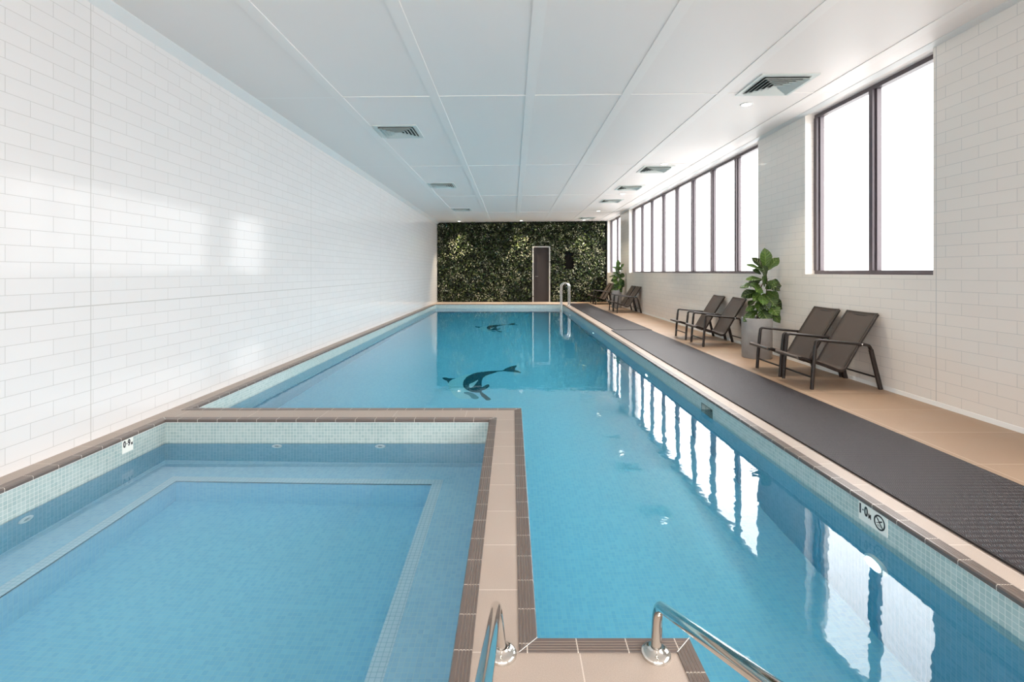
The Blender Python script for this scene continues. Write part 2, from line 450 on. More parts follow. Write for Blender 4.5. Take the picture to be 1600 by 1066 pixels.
# cornices
b = MB()
for (x0, sx) in ((LX, 1), (RX, -1)):
    x1 = x0+sx*.075; z0 = ceil_z(x0); z1 = ceil_z(x1); dz = .07 if sx > 0 else .02
    vs = [(x0,FY,z0-dz),(x0,BY,z0-dz),(x1,BY,z1-.004),(x1,FY,z1-.004),(x0,FY,z0),(x0,BY,z0),(x1,BY,z1),(x1,FY,z1)]
    b.add(vs, [(0,1,2,3) if sx > 0 else (3,2,1,0),(3,2,6,7),(0,3,7,4),(1,5,6,2)])
tag(b.build('trim_1', M['white']), 'slim white cornice where the walls meet the ceiling', 'cornice', kind='structure')

b = MB()
for k in range(-3, 4):
    xc = .155+1.09*k+.0525
    if not LX+.2 < xc < RX-.15: continue
    x0, x1 = xc-.0525, xc+.0525; z0, z1 = ceil_z(x0), ceil_z(x1)
    vs = [(x0,FY,z0-.006),(x1,FY,z1-.006),(x1,BY,z1-.006),(x0,BY,z0-.006),(x0,FY,z0),(x1,FY,z1),(x1,BY,z1),(x0,BY,z0)]
    b.add(vs, [(0,3,2,1),(0,1,5,4),(1,2,6,5),(2,3,7,6),(3,0,4,7)])
    for q in range(-2, 4):
        yc = 5.5+3.59*q; xe = min(x1+.985, RX-.07)
        if yc > BY: continue
        z2 = ceil_z(xe)
        vs = [(x1,yc-.012,z1-.005),(xe,yc-.012,z2-.005),(xe,yc+.012,z2-.005),(x1,yc+.012,z1-.005),(x1,yc-.012,z1),(xe,yc-.012,z2),(xe,yc+.012,z2),(x1,yc+.012,z1)]
        b.add(vs, [(0,3,2,1),(0,1,5,4),(1,2,6,5),(2,3,7,6),(3,0,4,7)])
tag(b.build('trim_4', simple('white_cover_strip', (.95,.90,.865,1), .45, spec=.2)), 'white cover strips over the ceiling panel joints', 'cover strip', kind='structure')
# windows: one frame each, every pane its own part
for wi, (y0, y1, mull) in enumerate(WIN):
    b = MB(); z0, z1 = SILL, zt-.012
    fx0, fx1 = GX, GX+.07
    b.box(fx0, y0, z0, fx1, y1, z0+.045); b.box(fx0, y0, z1-.045, fx1, y1, z1)
    ms = [m_ for m_ in mull]
    edges = []
    for k, m_ in enumerate(ms):
        w = .07 if 0 < k < len(ms)-1 else .07
        c = m_
        if k == len(ms)-1: c = y1-.04
        if k == 0: c = y0+.04 if wi else y0+.03
        b.box(fx0-.012, c-w/2+.012, z0+.045, fx1-.02, c+w/2, z1-.045)
        b.box(fx0+.02, c-w/2-.012, z0+.045, fx1, c+w/2-.012, z1-.045)
        edges.append((c-w/2-.012, c+w/2))
    w_ = b.build('window_%d' % (wi+1), M['frame'])
    tag(w_, ['near dark framed window with two tall frosted panes', 'long dark framed window band of eight frosted panes',
             'far dark framed window with two frosted panes beside the planted wall',
             'unseen window band added on the right wall behind the camera for fill light'][wi], 'window', kind='structure')
    for k in range(len(edges)-1):
        p = MB(); p.box(fx0+.045, edges[k][1]-.03, z0+.03, fx0+.055, edges[k+1][0]+.03, z1-.03)
        p.build('pane', M['pane'], w_)
    # reveals in plain white bullnose
    b = MB()
    b.box(RX+.002, y1-.001, z0, GX, y1+.0, zt-.012)
b = MB()
b.box(-2.5, FY-.12, .7, 3.3, FY-.05, .75); b.box(-2.5, FY-.12, 2.85, 3.3, FY-.05, 2.9)  # window added out of view to light the hall from behind
for k in range(7): b.box(-2.5+k*.958, FY-.12, .75, -2.45+k*.958, FY-.05, 2.85)
w_ = b.build('window_5', M['frame']); tag(w_, 'wide unseen window added behind the camera to light the hall', 'window', kind='structure')
for k in range(6):
    p = MB(); p.box(-2.47+k*.958, FY-.095, .73, -1.52+k*.958, FY-.085, 2.87); p.build('pane', M['pane'], w_)
# door in the far wall
b = MB()
DX0, DX1, DZ = .86, 1.48, 2.18
b.box(DX0-.045, BY-.12, 0, DX0, BY+.05, DZ+.045); b.box(DX1, BY-.12, 0, DX1+.045, BY+.05, DZ+.045)
b.box(DX0, BY-.12, DZ, DX1, BY+.05, DZ+.045)
d = b.build('door_1', M['door_frame']); tag(d, 'dark grey door in a pale frame within the planted wall', 'door', kind='structure')
b = MB(); b.box(DX0, BY-.02, .005, DX1, BY+.03, DZ); b.build('door_leaf', M['door'], d)
b = MB(); b.tube([(DX0+.07, BY-.02, 1.02), (DX0+.07, BY-.06, 1.02), (DX0+.18, BY-.06, 1.02)], .009); b.build('door_handle', M['steel'], d)

# ------------------------------------------------------------------ pool shells
def wall_quads(b, poly, z0, z1, mi=0, skip=()):
    for i in range(len(poly)):
        if i in skip: continue
        a, c = poly[i], poly[(i+1) % len(poly)]
        b.quad((a[0],a[1],z0),(a[0],a[1],z1),(c[0],c[1],z1),(c[0],c[1],z0), mi)
SK = (4.49, 4.74, -.085, -.215)
b = MB()
wall_quads(b, POOL, -.026, -.018, 1)
wall_quads(b, POOL, W_POOL-.03, -.026, 0, skip=(0,)); wall_quads(b, POOL, Z_DEEP, W_POOL-.03, 3, skip=(0,))
yc = [.6, SK[0], SK[1], 17.9]; zc = [Z_DEEP, SK[3], SK[2], -.026]; zm = (3, 0, 0)
for i in range(3):
    for j in range(3):
        if i == 1 and j == 1: continue
        b.quad((1.86,yc[i],zc[j]),(1.86,yc[i],zc[j+1]),(1.86,yc[i+1],zc[j+1]),(1.86,yc[i+1],zc[j]), zm[j])
FP = [(1.86,.6),(1.86,4.25),(1.86,17.9),(-2.815,17.9),(-2.815,4.25),(.077,4.25),(.077,1.577),(.575,1.577),(.575,.6)]
b.add([(x,y,floor_z(y)) for x,y in FP], [(0,1,5,6,7,8),(1,2,3,4,5)], 2)
tag(b.build('swimming_pool', [M['mosaic'], M['grout'], M['mosaic_floor'], M['mosaic_dimmed']]), 'long lap pool lined with small aqua mosaic', 'pool', kind='structure')

def rect(x0, y0, x1, y1): return [(x1,y0),(x1,y1),(x0,y1),(x0,y0)]
B_Z, S_Z = W_SPA-.426, W_SPA-.775
NO = rect(-2.55, .9, -.515, 3.638); NI = rect(-2.475, .975, -.59, 3.563)
b = MB()
wall_quads(b, SPA, -.026, -.018, 1); wall_quads(b, SPA, W_SPA-.02, -.026, 0); wall_quads(b, SPA, B_Z, W_SPA-.02, 3)
for i in range(4):
    j = (i+1) % 4
    b.quad(SPA[i]+(B_Z,), SPA[j]+(B_Z,), NI[j]+(B_Z,), NI[i]+(B_Z,), 2)
wall_quads(b, NI, S_Z, B_Z, 2)
b.add([p+(S_Z,) for p in NI], [(0,1,2,3)], 2)
spa = tag(b.build('spa_pool', [M['mosaic_spa'], M['grout'], M['mosaic_floor'], M['mosaic_dimmed']]), 'square spa pool with a mosaic bench around it', 'spa pool', kind='structure')
b = MB()
for i in range(4):
    j = (i+1) % 4
    b.quad(NO[i]+(B_Z+.002,), NO[j]+(B_Z+.002,), NI[j]+(B_Z+.002,), NI[i]+(B_Z+.002,))
    b.quad(NI[i]+(B_Z+.002,), NI[j]+(B_Z+.002,), NI[j]+(B_Z-.012,), NI[i]+(B_Z-.012,))
b.build('bench_nosing', M['mosaic_pale'], spa)

# water bodies (closed, so the light loses red on its way through)
def water(name, poly, z0, z1, m, label):
    b = MB(); P = offset(poly, .01); n = len(P)
    b.add([p+(z0,) for p in P]+[p+(z1,) for p in P],
          [tuple(reversed(range(n))), tuple(range(n,2*n))]+[(i,(i+1)%n,n+(i+1)%n,n+i) for i in range(n)])
    return tag(b.build(name, m), label, 'water', kind='stuff')
PW = [(1.86,.6),(1.86,SK[0]),(1.95,SK[0]),(1.95,SK[1])]+[(1.86,SK[1])]+POOL[1:]
water('pool_water', PW, Z_DEEP-.02, W_POOL, M['water'], 'clear turquoise water filling the long lap pool')
water('spa_water', SPA, S_Z-.01, W_SPA, M['water_spa'], 'still pale blue water filling the square spa pool')

# ribbed edge tiles round both pools
def edge_trim(name, poly, label):
    prof = [(.004,-.020),(-.006,-.020),(-.007,-.004),(-.003,.0035)]
    seg = [0,0,0]
    d = .003
    for k in range(5):
        prof += [(d+.0001,.0035)] if k else []
        if k: seg += [1]
        prof += [(d+.007,.0035)]; seg += [0]
        if k < 4:
            prof += [(d+.0075,.001),(d+.0105,.001)]; seg += [1,1]
        d += .011
    prof += [(d-.003,.0005)]; seg += [0]
    loops = [offset(poly, q[0]) for q in prof]; n = len(poly)
    vs, fs, mi, uv = [], [], [], []
    for i in range(n):
        j = (i+1) % n
        a, c = poly[i], poly[j]; L = math.hypot(c[0]-a[0], c[1]-a[1]); ux, uy = (c[0]-a[0])/L, (c[1]-a[1])/L
        o = len(vs)
        for q, lp in zip(prof, loops):
            for p in (lp[i], lp[j]):
                vs.append((p[0], p[1], q[1])); uv.append(((p[0]-a[0])*ux+(p[1]-a[1])*uy+.03, q[0]))
        for k in range(len(prof)-1):
            fs.append((o+2*k, o+2*k+1, o+2*k+3, o+2*k+2)); mi.append(seg[k] if k < len(seg) else 0)
        # grout line on the mitre
        p0, p1 = loops[1][i], loops[-1][i]
        dx, dy = p1[0]-p0[0], p1[1]-p0[1]; l = math.hypot(dx, dy); tx, ty = -dy/l*.0014, dx/l*.0014
        o = len(vs)
        for (px, py), s in ((p0,1),(p0,-1),(p1,-1),(p1,1)):
            vs.append((px+tx*s, py+ty*s, .0042)); uv.append((.08,0))
        fs.append((o,o+1,o+2,o+3)); mi.append(2)
    me = bpy.data.meshes.new(name); me.from_pydata(vs, [], fs)
    for m_ in (M['ridge'], M['groove'], M['grout']): me.materials.append(m_)
    me.polygons.foreach_set('material_index', mi)
    ul = me.uv_layers.new(name='UVMap')
    for lp in me.loops: ul.data[lp.index].uv = uv[lp.vertex_index]
    o = bpy.data.objects.new(name, me); COL.objects.link(o)
    return tag(o, label, 'edge tile', kind='structure')
edge_trim('trim_2', POOL, 'dark ribbed edge tiles around the lap pool')
edge_trim('trim_3', SPA, 'dark ribbed edge tiles around the spa pool')

# ------------------------------------------------------------------ refraction-aware placing on the pool floor
def on_floor(px, py, wz, fz):
    """photo pixel -> point on a floor under water"""
    h = CAM_Z-wz; Ys = F*h/(py-425); Xs = (px-800)*Ys/F
    d = math.hypot(Xs, Ys); s = (d/math.hypot(d, h))/1.333
    k = 1+(wz-fz)*math.tan(math.asin(s))/d
    return Xs*k, Ys*k
ORCA = [
 ('orca_dark', [(1110,205),(960,212),(800,228),(700,240),(600,270),(530,310),(480,370),(465,430),(475,480),(510,520),(580,555),(650,570),(720,575),(770,570),(780,500),(775,440),(778,380),(800,330),(850,290),(950,255),(1050,225),(1120,215)], .0020, 'body'),
 ('orca_dark', [(1105,213),(1200,160),(1280,130),(1360,120),(1330,170),(1330,195),(1380,210),(1440,245),(1330,232),(1230,225),(1140,215)], .0022, 'tail_fluke'),
 ('orca_dark', [(765,490),(850,445),(890,436),(902,465),(850,510),(775,535)], .0021, 'dorsal_fin'),
 ('orca_dark', [(740,560),(790,575),(860,625),(925,680),(910,697),(850,700),(800,660),(755,610)], .0023, 'flipper'),
 ('orca_dark', [(120,325),(160,320),(240,335),(340,335),(290,350),(240,385),(220,415),(200,385),(140,355)], .0024, 'flipper'),
 ('orca_white', [(345,335),(440,298),(540,268),(620,262),(540,310),(480,370),(465,430),(475,480),(520,530),(600,562),(560,600),(600,665),(480,675),(380,665),(300,600),(245,520),(215,440),(245,385)], .0016, 'belly'),
 ('orca_mid', [(480,560),(550,565),(640,590),(720,650),(700,680),(620,670),(560,615),(490,590)], .0025, 'lower_jaw'),
 ('orca_white', [(570,430),(640,400),(715,360),(700,395),(620,475),(570,490)], .0030, 'eye_patch'),
]
def on_slope(px, py):
    z = Z_POOL
    for _ in range(12): q = on_floor(px, py, W_POOL, z); z = floor_z(q[1])
    return q
ox, oy = on_slope(680+650/10.667, 560+450/10.667)
orca = thing('orca_mosaic', 'orca mosaic on the pool floor just beyond the spa corner', 'mosaic', (ox, oy, floor_z(oy)), group='orca mosaics on the pool floor')
for mname, pts, hgt, nm in ORCA:
    P = [on_slope(680+x/10.667, 560+y/10.667) for x, y in pts]
    P = catmull([(x-ox, y-oy, 0) for x, y in P+[P[0]]], 4)[:-1]
    P = [(p.x, p.y) for p in P]
    if sum(P[i-1][0]*P[i][1]-P[i][0]*P[i-1][1] for i in range(len(P))) < 0: P.reverse()
    b = MB(); b.prism(P, .0006, hgt+.001, to=lambda a, c, d_: (a, c, d_-.05*c)); b.build(nm, M[mname], orca)
fx, fy = on_slope(735+700/20, 495+370/20)
copy_thing(orca, 'orca mosaic farther down the pool, towards the planted wall', (fx, fy, floor_z(fy)))

# ------------------------------------------------------------------ pool fittings
b = MB()
r = thing('skimmer', 'square skimmer opening at the waterline of the right pool wall', 'skimmer', (1.86, (SK[0]+SK[1])/2, SK[3]))
w, h = SK[1]-SK[0], SK[2]-SK[3]
b = MB()
for (p, q) in (((0,-w/2,0),(0,-w/2,h)),):
    pass
b.quad((0,-w/2,0),(.09,-w/2,0),(.09,-w/2,h),(0,-w/2,h)); b.quad((0,w/2,0),(0,w/2,h),(.09,w/2,h),(.09,w/2,0))
b.quad((0,-w/2,h),(.09,-w/2,h),(.09,w/2,h),(0,w/2,h)); b.quad((0,-w/2,0),(0,w/2,0),(.09,w/2,0),(.09,-w/2,0))
b.build('throat', M['mosaic'], r)
b = MB(); b.quad((.088,-w/2,0),(.088,w/2,0),(.088,w/2,h),(.088,-w/2,h)); b.build('flap', simple('grey_flap', lin(80,100,100), .5), r)
b = MB()
for y0, y1, z0, z1 in ((-w/2-.008,-w/2,-.006,h+.006),(w/2,w/2+.008,-.006,h+.006),(-w/2,w/2,h,h+.006),(-w/2,w/2,-.006,0)):
    b.box(-.003, y0, z0, .002, y1, z1)
b.build('frame', simple('grey_green_frame', lin(110,130,125), .5), r)

pl = [(2.467, 'underwater pool light nearest the camera below the depth sign'), (6.63, 'second underwater pool light from the near end of the right pool wall'),
      (11.0, 'third underwater pool light along the right wall, before the ladder'), (15.4, 'farthest underwater pool light beside the ladder')]
first = None
for y, lb in pl:
    if first is None:
        first = thing('pool_light', lb, 'pool light', (1.86, y, -.475), group='underwater lights in the right pool wall')
        b = MB(); b.lathe([(.075,0),(.075,-.012),(.062,-.02),(.055,-.02)], 28, axis='x'); b.build('bezel', M['jet'], first)
        b = MB(); b.lathe([(.056,-.016),(.04,-.021),(.0001,-.023)], 28, axis='x'); b.build('lens', M['pool_lamp'], first)
    else: copy_thing(first, lb, (1.86, y, -.475))

def jet(label, loc, rz):
    r = thing('spa_jet', label, 'spa jet', loc, (0,0,rz), group='white spa jets just under the water')
    b = MB(); b.lathe([(.042,0),(.042,-.006),(.034,-.011),(.022,-.011),(.018,-.004)], 24, axis='y'); b.build('collar', M['jet'], r)
    b = MB(); b.lathe([(.019,-.004),(.010,-.009),(.0001,-.009)], 16, axis='y'); b.build('nozzle', simple('grey_nozzle', (.35,.4,.42,1), .4), r)
jet('white spa jet on the far spa wall, the one nearer the left wall', (-1.908, 3.93, W_SPA-.075), 0)
jet('white spa jet on the far spa wall, the one nearer the dividing walkway', (-1.07, 3.93, W_SPA-.075), 0)
jet('white spa jet on the left spa wall', (-2.815, 2.80, W_SPA-.12), PI/2)

# depth signs
def text_mesh(body, size, bold=0):
    cu = bpy.data.curves.new('lettering', 'FONT'); cu.body = body; cu.size = size; cu.extrude = .0004; cu.offset = bold
    o = bpy.data.objects.new('tmp', cu); COL.objects.link(o)
    dg = bpy.context.evaluated_depsgraph_get(); me = bpy.data.meshes.new_from_object(o.evaluated_get(dg))
    bpy.data.objects.remove(o); bpy.data.curves.remove(cu)
    me.materials.clear(); me.materials.append(M['ink']); return me
def put_text(body, size, pos, sx, parent, name, bold=0):
    me = text_mesh(body, size, bold); o = bpy.data.objects.new(name, me); COL.objects.link(o)
    xs = [v.co.x for v in me.vertices]; y_ = [v.co.y for v in me.vertices]
    for v in me.vertices: v.co.x = (v.co.x-min(xs))*sx; v.co.y -= min(y_)
    o.parent = parent; o.location = pos; o.rotation_euler = (PI/2, 0, 0); return o
def sign_base(name, label, loc, rz):
    # local frame: x to the reader's right, z up, reader at -y
    r = thing(name, label, 'sign', loc, (0,0,rz))
    b = MB(); b.box(-.049, -.004, 0, .049, 0, .098); b.build('tile', M['sign'], r); return r
s = sign_base('depth_sign', 'white tile reading 0.9 m under the coping on the left spa wall', (-2.815, 3.541, -.117), PI/2)
put_text('0', .062, (-.043, -.0045, .040), .72, s, 'numeral', .0028)
put_text('.', .06, (-.014, -.0045, .058), 1, s, 'point', .001)
put_text('9', .062, (-.001, -.0045, .040), .72, s, 'numeral', .0028)
put_text('M', .026, (.029, -.0045, .040), .75, s, 'unit_letter', .0016)
s = sign_base('depth_sign', 'pale tile reading 1.0 m on the right pool wall', (1.86, 2.5415, -.117), -PI/2)
b = MB(); b.box(-.042, -.0048, .034, -.031, -.004, .086); b.build('numeral', M['ink'], s)
put_text('.', .06, (-.021, -.0045, .055), 1, s, 'point', .001)
put_text('0', .066, (-.007, -.0045, .034), .72, s, 'numeral', .0028)
put_text('M', .032, (.023, -.0045, .034), .72, s, 'unit_letter', .0018)
s = sign_base('no_diving_sign', 'pale tile with a crossed circle against diving, beside the depth tile', (1.86, 2.4435, -.117), -PI/2)
b = MB(); to = lambda a, c, d_: (a, -.004-d_, c+.049)
n = 40
for i in range(n):
    a0, a1 = 2*PI*i/n, 2*PI*(i+1)/n
    q = [(.0295*math.cos(a0),.0295*math.sin(a0)),(.0295*math.cos(a1),.0295*math.sin(a1)),(.0375*math.cos(a1),.0375*math.sin(a1)),(.0375*math.cos(a0),.0375*math.sin(a0))]
    b.prism(q, 0, .0008, to=to)
b.build('ring', M['ink'], s)
def bar(b, x0, y0, x1, y1, w, h=.0007):
    l = math.hypot(x1-x0, y1-y0); tx, ty = -(y1-y0)/l*w/2, (x1-x0)/l*w/2
    b.prism([(x0+tx,y0+ty),(x0-tx,y0-ty),(x1-tx,y1-ty),(x1+tx,y1+ty)], 0, h, to=to)
b = MB(); bar(b, -.023, .024, .023, -.024, .006); b.build('slash', M['ink'], s)
b = MB(); bar(b, -.012, .016, -.002, .0, .006, .0006); bar(b, -.002, .002, .017, .012, .0065, .0006); bar(b, -.002, .0, -.022, -.008, .003, .0006)
b.build('diver', M['ink'], s)
b = MB()
for zz in (-.014, -.020):
    for k in range(4): bar(b, -.016+.007*k, zz+(.002 if k % 2 else 0), -.009+.007*k, zz+(0 if k % 2 else .002), .0018, .0006)
b.build('waves', M['ink'], s)

# ------------------------------------------------------------------ handrails on the near platform
def handrail(label, x0, x1, lean):
    r = thing('handrail', label, 'handrail', (x0, 1.516, 0), group='steel handrails on the near platform')
    d = x1-x0
    p = [(0,0,0),(lean,0,.158),(lean+d*.9,-1.10,.690),(lean+d,-1.22,.71),(lean+d,-1.22,0)]
    b = MB(); b.tube(rounded(p, .055, 8), .0162, 18); b.build('rail', M['steel'], r)
    for q in ((0,0),(lean+d,-1.22)):
        b = MB(); b.lathe([(.046,0),(.046,.006),(.043,.012),(.034,.017),(.021,.019),(.019,.024),(.0165,.026)], 32, (q[0],q[1],0)); b.build('flange', M['steel'], r)
handrail('polished steel handrail beside the spa, left of the two', -.0307, -.0307, -.018)
handrail('polished steel handrail beside the lap pool, right of the two', .451, .430, .006)

# ladder at the far end
r = thing('pool_ladder', 'stainless pool ladder with two hooped rails at the far corner', 'ladder', (1.87, 17.1, 0))
for dy in (-.24, .24):
    p = [(.15,dy,0),(.15,dy,.67)]+[(.01+.14*math.cos(a), dy, .67+.14*math.sin(a)) for a in [PI*i/14 for i in range(1,14)]]+[(-.13,dy,.67),(-.13,dy,-.95)]
    b = MB(); b.tube(p, .021, 14); g = b.build('rail', M['steel_soft'], r)
    b = MB(); b.lathe([(.045,0),(.045,.01),(.022,.02)], 20, (.15,dy,0)); b.build('flange', M['steel_soft'], g)
for z in (-.3, -.55, -.8):
    b = MB(); b.box(-.17, -.24, z-.012, -.09, .24, z+.012); b.build('tread', M['steel_soft'], r)

# ------------------------------------------------------------------ matting
def matting(label, x0, y0, x1, y1):
    b = MB(); b.box(x0, y0, .001, x1, y1, .013); o = b.build('rubber_mat', M['mat'])
    tag(o, label, 'mat', 'dark drainage mats beside the pool')
    e = MB(); t = .008
    e.box(x0-t, y0, .001, x0, y1, .012); e.box(x1, y0, .001, x1+t, y1, .012); e.box(x0-t, y1, .001, x1+t, y1+t, .012); e.box(x0-t, y0-t, .001, x1+t, y0, .012)
    e.build('edge_binding', M['mat_edge'], o)
matting('long dark woven rubber mat running beside the pool from the mat seam towards the camera', 2.035, .75, 2.835, 9.86)
matting('dark woven rubber mat running from the mat seam to the pool ladder', 2.11, 9.92, 2.86, 18.3)

# ------------------------------------------------------------------ lounge chairs (local x: -0.34 front ... +0.36 wall side)
def make_chair(label, loc):
    r = thing('lounge_chair', label, 'chair', loc, group='brown sling lounge chairs along the right wall')
    X = lambda x: x-3.40
    ya = .258
    for s in (1, -1):
        y = ya*s
        b = MB(); b.sweep([(X(3.062),y,0),(X(3.075),y,.20),(X(3.098),y,.44)], .034, .034, p=3); b.build('leg', M['chair_frame'], r)
        b = MB(); b.sweep([(X(3.665),y,.405),(X(3.715),y,.20),(X(3.765),y,0)], .034, .044, p=3); b.build('leg', M['chair_frame'], r)
        b = MB(); b.sweep(rounded([(X(3.098),y,.435),(X(3.105),y,.505),(X(3.645),y,.452),(X(3.667),y,.40)], .05, 6), .040, .028, p=3); a = b.build('armrest', M['chair_frame'], r)
        b = MB(); b.lathe([(.0085,0),(.0085,.003),(.0001,.005)], 12, (0,0,0), axis='y')
        o = b.build('bolt', M['bolt'], a); o.location = (X(3.565), y+s*.019, .461); o.scale = (1, s, 1)
    prof = [(2.955,.318),(2.985,.320),(3.05,.300),(3.20,.250),(3.32,.203),(3.375,.188),(3.415,.200),(3.45,.245),(3.56,.435),(3.66,.60),(3.768,.770)]
    pp = catmull([(X(x),0,z) for x, z in prof], 5)
    for s in (1, -1):
        b = MB(); b.sweep([(p.x, s*.217, p.z-.008) for p in pp], .022, .030, p=2.5); b.build('side_rail', M['chair_frame'], r)
    # sling: a sheet with thickness, its front edge rolled over the bar
    b = MB(); nrm = []
    for i, p in enumerate(pp):
        t = (pp[min(i+1,len(pp)-1)]-pp[max(i-1,0)]).normalized(); nrm.append(Vector((-t.z,0,t.x)))
    top = [p+n_*.011 for p, n_ in zip(pp, nrm)]; bot = [p+n_*.007 for p, n_ in zip(pp, nrm)]
    ny = 9; vs = []; fs = []
    sag = lambda k: -.012*(1-(2*k/(ny-1)-1)**2)
    for lay in (top, bot):
        for p, n_ in zip(lay, nrm):
            for k in range(ny):
                q = p+n_*sag(k); vs.append((q.x, -.233+.466*k/(ny-1), q.z))
    m_ = len(pp)
    for L in (0, 1):
        for i in range(m_-1):
            for k in range(ny-1):
                a0 = L*m_*ny+i*ny+k; f = (a0, a0+1, a0+ny+1, a0+ny); fs.append(f if L else f[::-1])
    for i in range(m_-1):
        for k in (0, ny-1):
            a0 = i*ny+k; fs.append((a0, a0+ny, m_*ny+a0+ny, m_*ny+a0))
    for k in range(ny-1):
        for i in (0, m_-1):
            a0 = i*ny+k; fs.append((a0, a0+1, m_*ny+a0+1, m_*ny+a0))
    b.add(vs, fs, 0, True)
    b.build('sling', M['sling'], r)
    b = MB(); b.sweep([(X(2.955),-.205,.313),(X(2.955),.205,.313)], .034, .034, side=Vector((1,0,0)), n=12); b.build('front_roll', M['sling'], r)
    b = MB(); b.sweep([(X(3.752),-.21,.733),(X(3.752),.21,.733)], .016, .020, side=Vector((1,0,0)), n=8); b.build('top_rail', M['chair_frame'], r)
    for (x, z) in ((3.070,.12),(3.735,.12),(3.083,.272)):
        b = MB(); b.tube([(X(x),-ya,z),(X(x),ya,z)], .0095, 10); b.build('stretcher', M['chair_frame'], r)
    for s in (1, -1):
        b = MB(); b.tube([(X(3.565),s*ya,.446),(X(3.565),s*.217,.440)], .009, 8); b.build('pivot_pin', M['chair_frame'], r)
    return r
chairs = [
 (5.20, 'brown sling lounge chair nearest the camera, right one of the pair under the near window'),
 (5.785, 'brown sling lounge chair between the front lounger and the tall grey planter'),
 (8.005, 'brown sling lounge chair just behind the near planter, under the long window'),
 (8.785, 'brown sling lounge chair of the middle pair, farther from the near planter'),
 (14.355, 'brown sling lounge chair in front of the far planter, nearer one of that pair'),
 (14.965, 'brown sling lounge chair beside the far planter, farther one of that pair'),
 (17.985, 'dark lounge chair just beyond the far planter near the planted wall'),
 (18.585, 'dark lounge chair closest to the planted wall in the far corner'),
]
c0 = make_chair(chairs[0][1], (3.40, chairs[0][0], 0))
for y, lb in chairs[1:]: copy_thing(c0, lb, (3.40, y, 0))

# ------------------------------------------------------------------ potted fiddle-leaf figs
def leaf(b, base, tip, face, w, droop=.12, fold=.18, nl=9, nw=6):
    base, tip = Vector(base), Vector(tip); d = tip-base; L = d.length; d.normalize()
    nrm = Vector(face); nrm = (nrm-d*nrm.dot(d)).normalized(); side = d.cross(nrm)
    prof = lambda t: (.10+1.02*math.sin(PI*min(1,t)**1.25)**.8)*(1-.22*math.exp(-((t-.36)/.12)**2)) if t < .999 else .05
    vs = []; fs = []
    for i in range(nl+1):
        t = i/nl; hw = w/2*prof(t)*(1 if t > .04 else .25)
        if i == 0: hw = .004
        for k in range(nw+1):
            u = 2*k/nw-1
            z = fold*abs(u)*hw - droop*L*(t**2) + .02*L*math.sin(9*t+4*u)*abs(u)
            b.uv.append((u, t)); vs.append(base + d*(L*t*(1-.04*u*u)) + side*(u*hw) + nrm*z)
    for i in range(nl):
        for k in range(nw):
            a0 = i*(nw+1)+k; fs.append((a0, a0+1, a0+nw+2, a0+nw+1))
    b.add(vs, fs, 0, True)
U = 593.0
def L2(px, pz, y=0): return ((min(px, 436)-232)/U, y, .56+(620-pz)/U*1.0)
LEAVES = [ # base px, tip px, tip y, width, facing
 (300,215,278,45,-.10,.165,(0,-1,.25)), (290,215,215,110,.05,.13,(.2,-.9,.4)), (310,230,412,112,-.02,.12,(-.3,-.8,.5)),
 (280,230,140,165,-.04,.10,(.1,-.6,.8)), (300,290,245,195,-.16,.15,(0,-.9,.5)), (275,300,135,290,-.02,.10,(0,-.6,.8)),
 (260,350,66,350,-.10,.12,(0,-.5,.9)), (280,400,150,330,-.14,.13,(0,-.8,.6)), (290,360,235,280,-.20,.14,(0,-.9,.4)),
 (315,335,443,350,-.03,.155,(0,-.9,.5)), (240,400,92,440,-.05,.13,(.1,-.8,.5)), (255,410,165,470,-.15,.11,(0,-.9,.4)),
 (295,380,350,320,-.16,.12,(-.2,-.9,.4)), (305,400,392,460,-.10,.13,(-.1,-.9,.4)), (235,440,290,545,-.18,.14,(0,-1,.2)),
 (300,430,345,520,-.16,.15,(0,-1,.2)), (310,460,440,545,-.06,.17,(-.1,-.9,.4)), (300,520,395,600,-.12,.15,(0,-.9,.3)),
 (230,520,118,556,-.08,.09,(0,-.6,.8)), (235,560,92,640,-.10,.11,(0,-.7,.7)), (245,540,270,628,-.20,.19,(0,-1,.15)),
 (315,540,388,655,-.14,.12,(-.1,-1,.2)), (240,470,190,520,.12,.12,(0,.5,.8)), (290,330,350,300,.16,.14,(0,.5,.8)),
 (280,300,230,350,.17,.14,(0,.6,.7)), (300,420,350,480,.17,.15,(0,.7,.6)), (250,560,210,600,.16,.13,(0,.6,.7)),
 (230,430,160,400,.13,.13,(.2,.3,.9)), (305,260,350,215,.13,.12,(0,.4,.8)), (270,260,205,215,.02,.10,(0,-.7,.7)), (290,320,375,385,-.17,.14,(0,-.9,.4)), (260,370,180,395,-.19,.13,(0,-.9,.4)),
 (245,470,215,560,-.13,.13,(.1,-.9,.3)), (310,500,350,590,-.20,.16,(0,-1,.2)), (265,430,230,500,-.20,.14,(0,-1,.2)), (320,420,420,500,.02,.15,(-.2,-.8,.5)), (255,330,170,330,.05,.13,(0,-.5,.8)), (295,250,300,180,.10,.13,(0,.9,.3)),
]
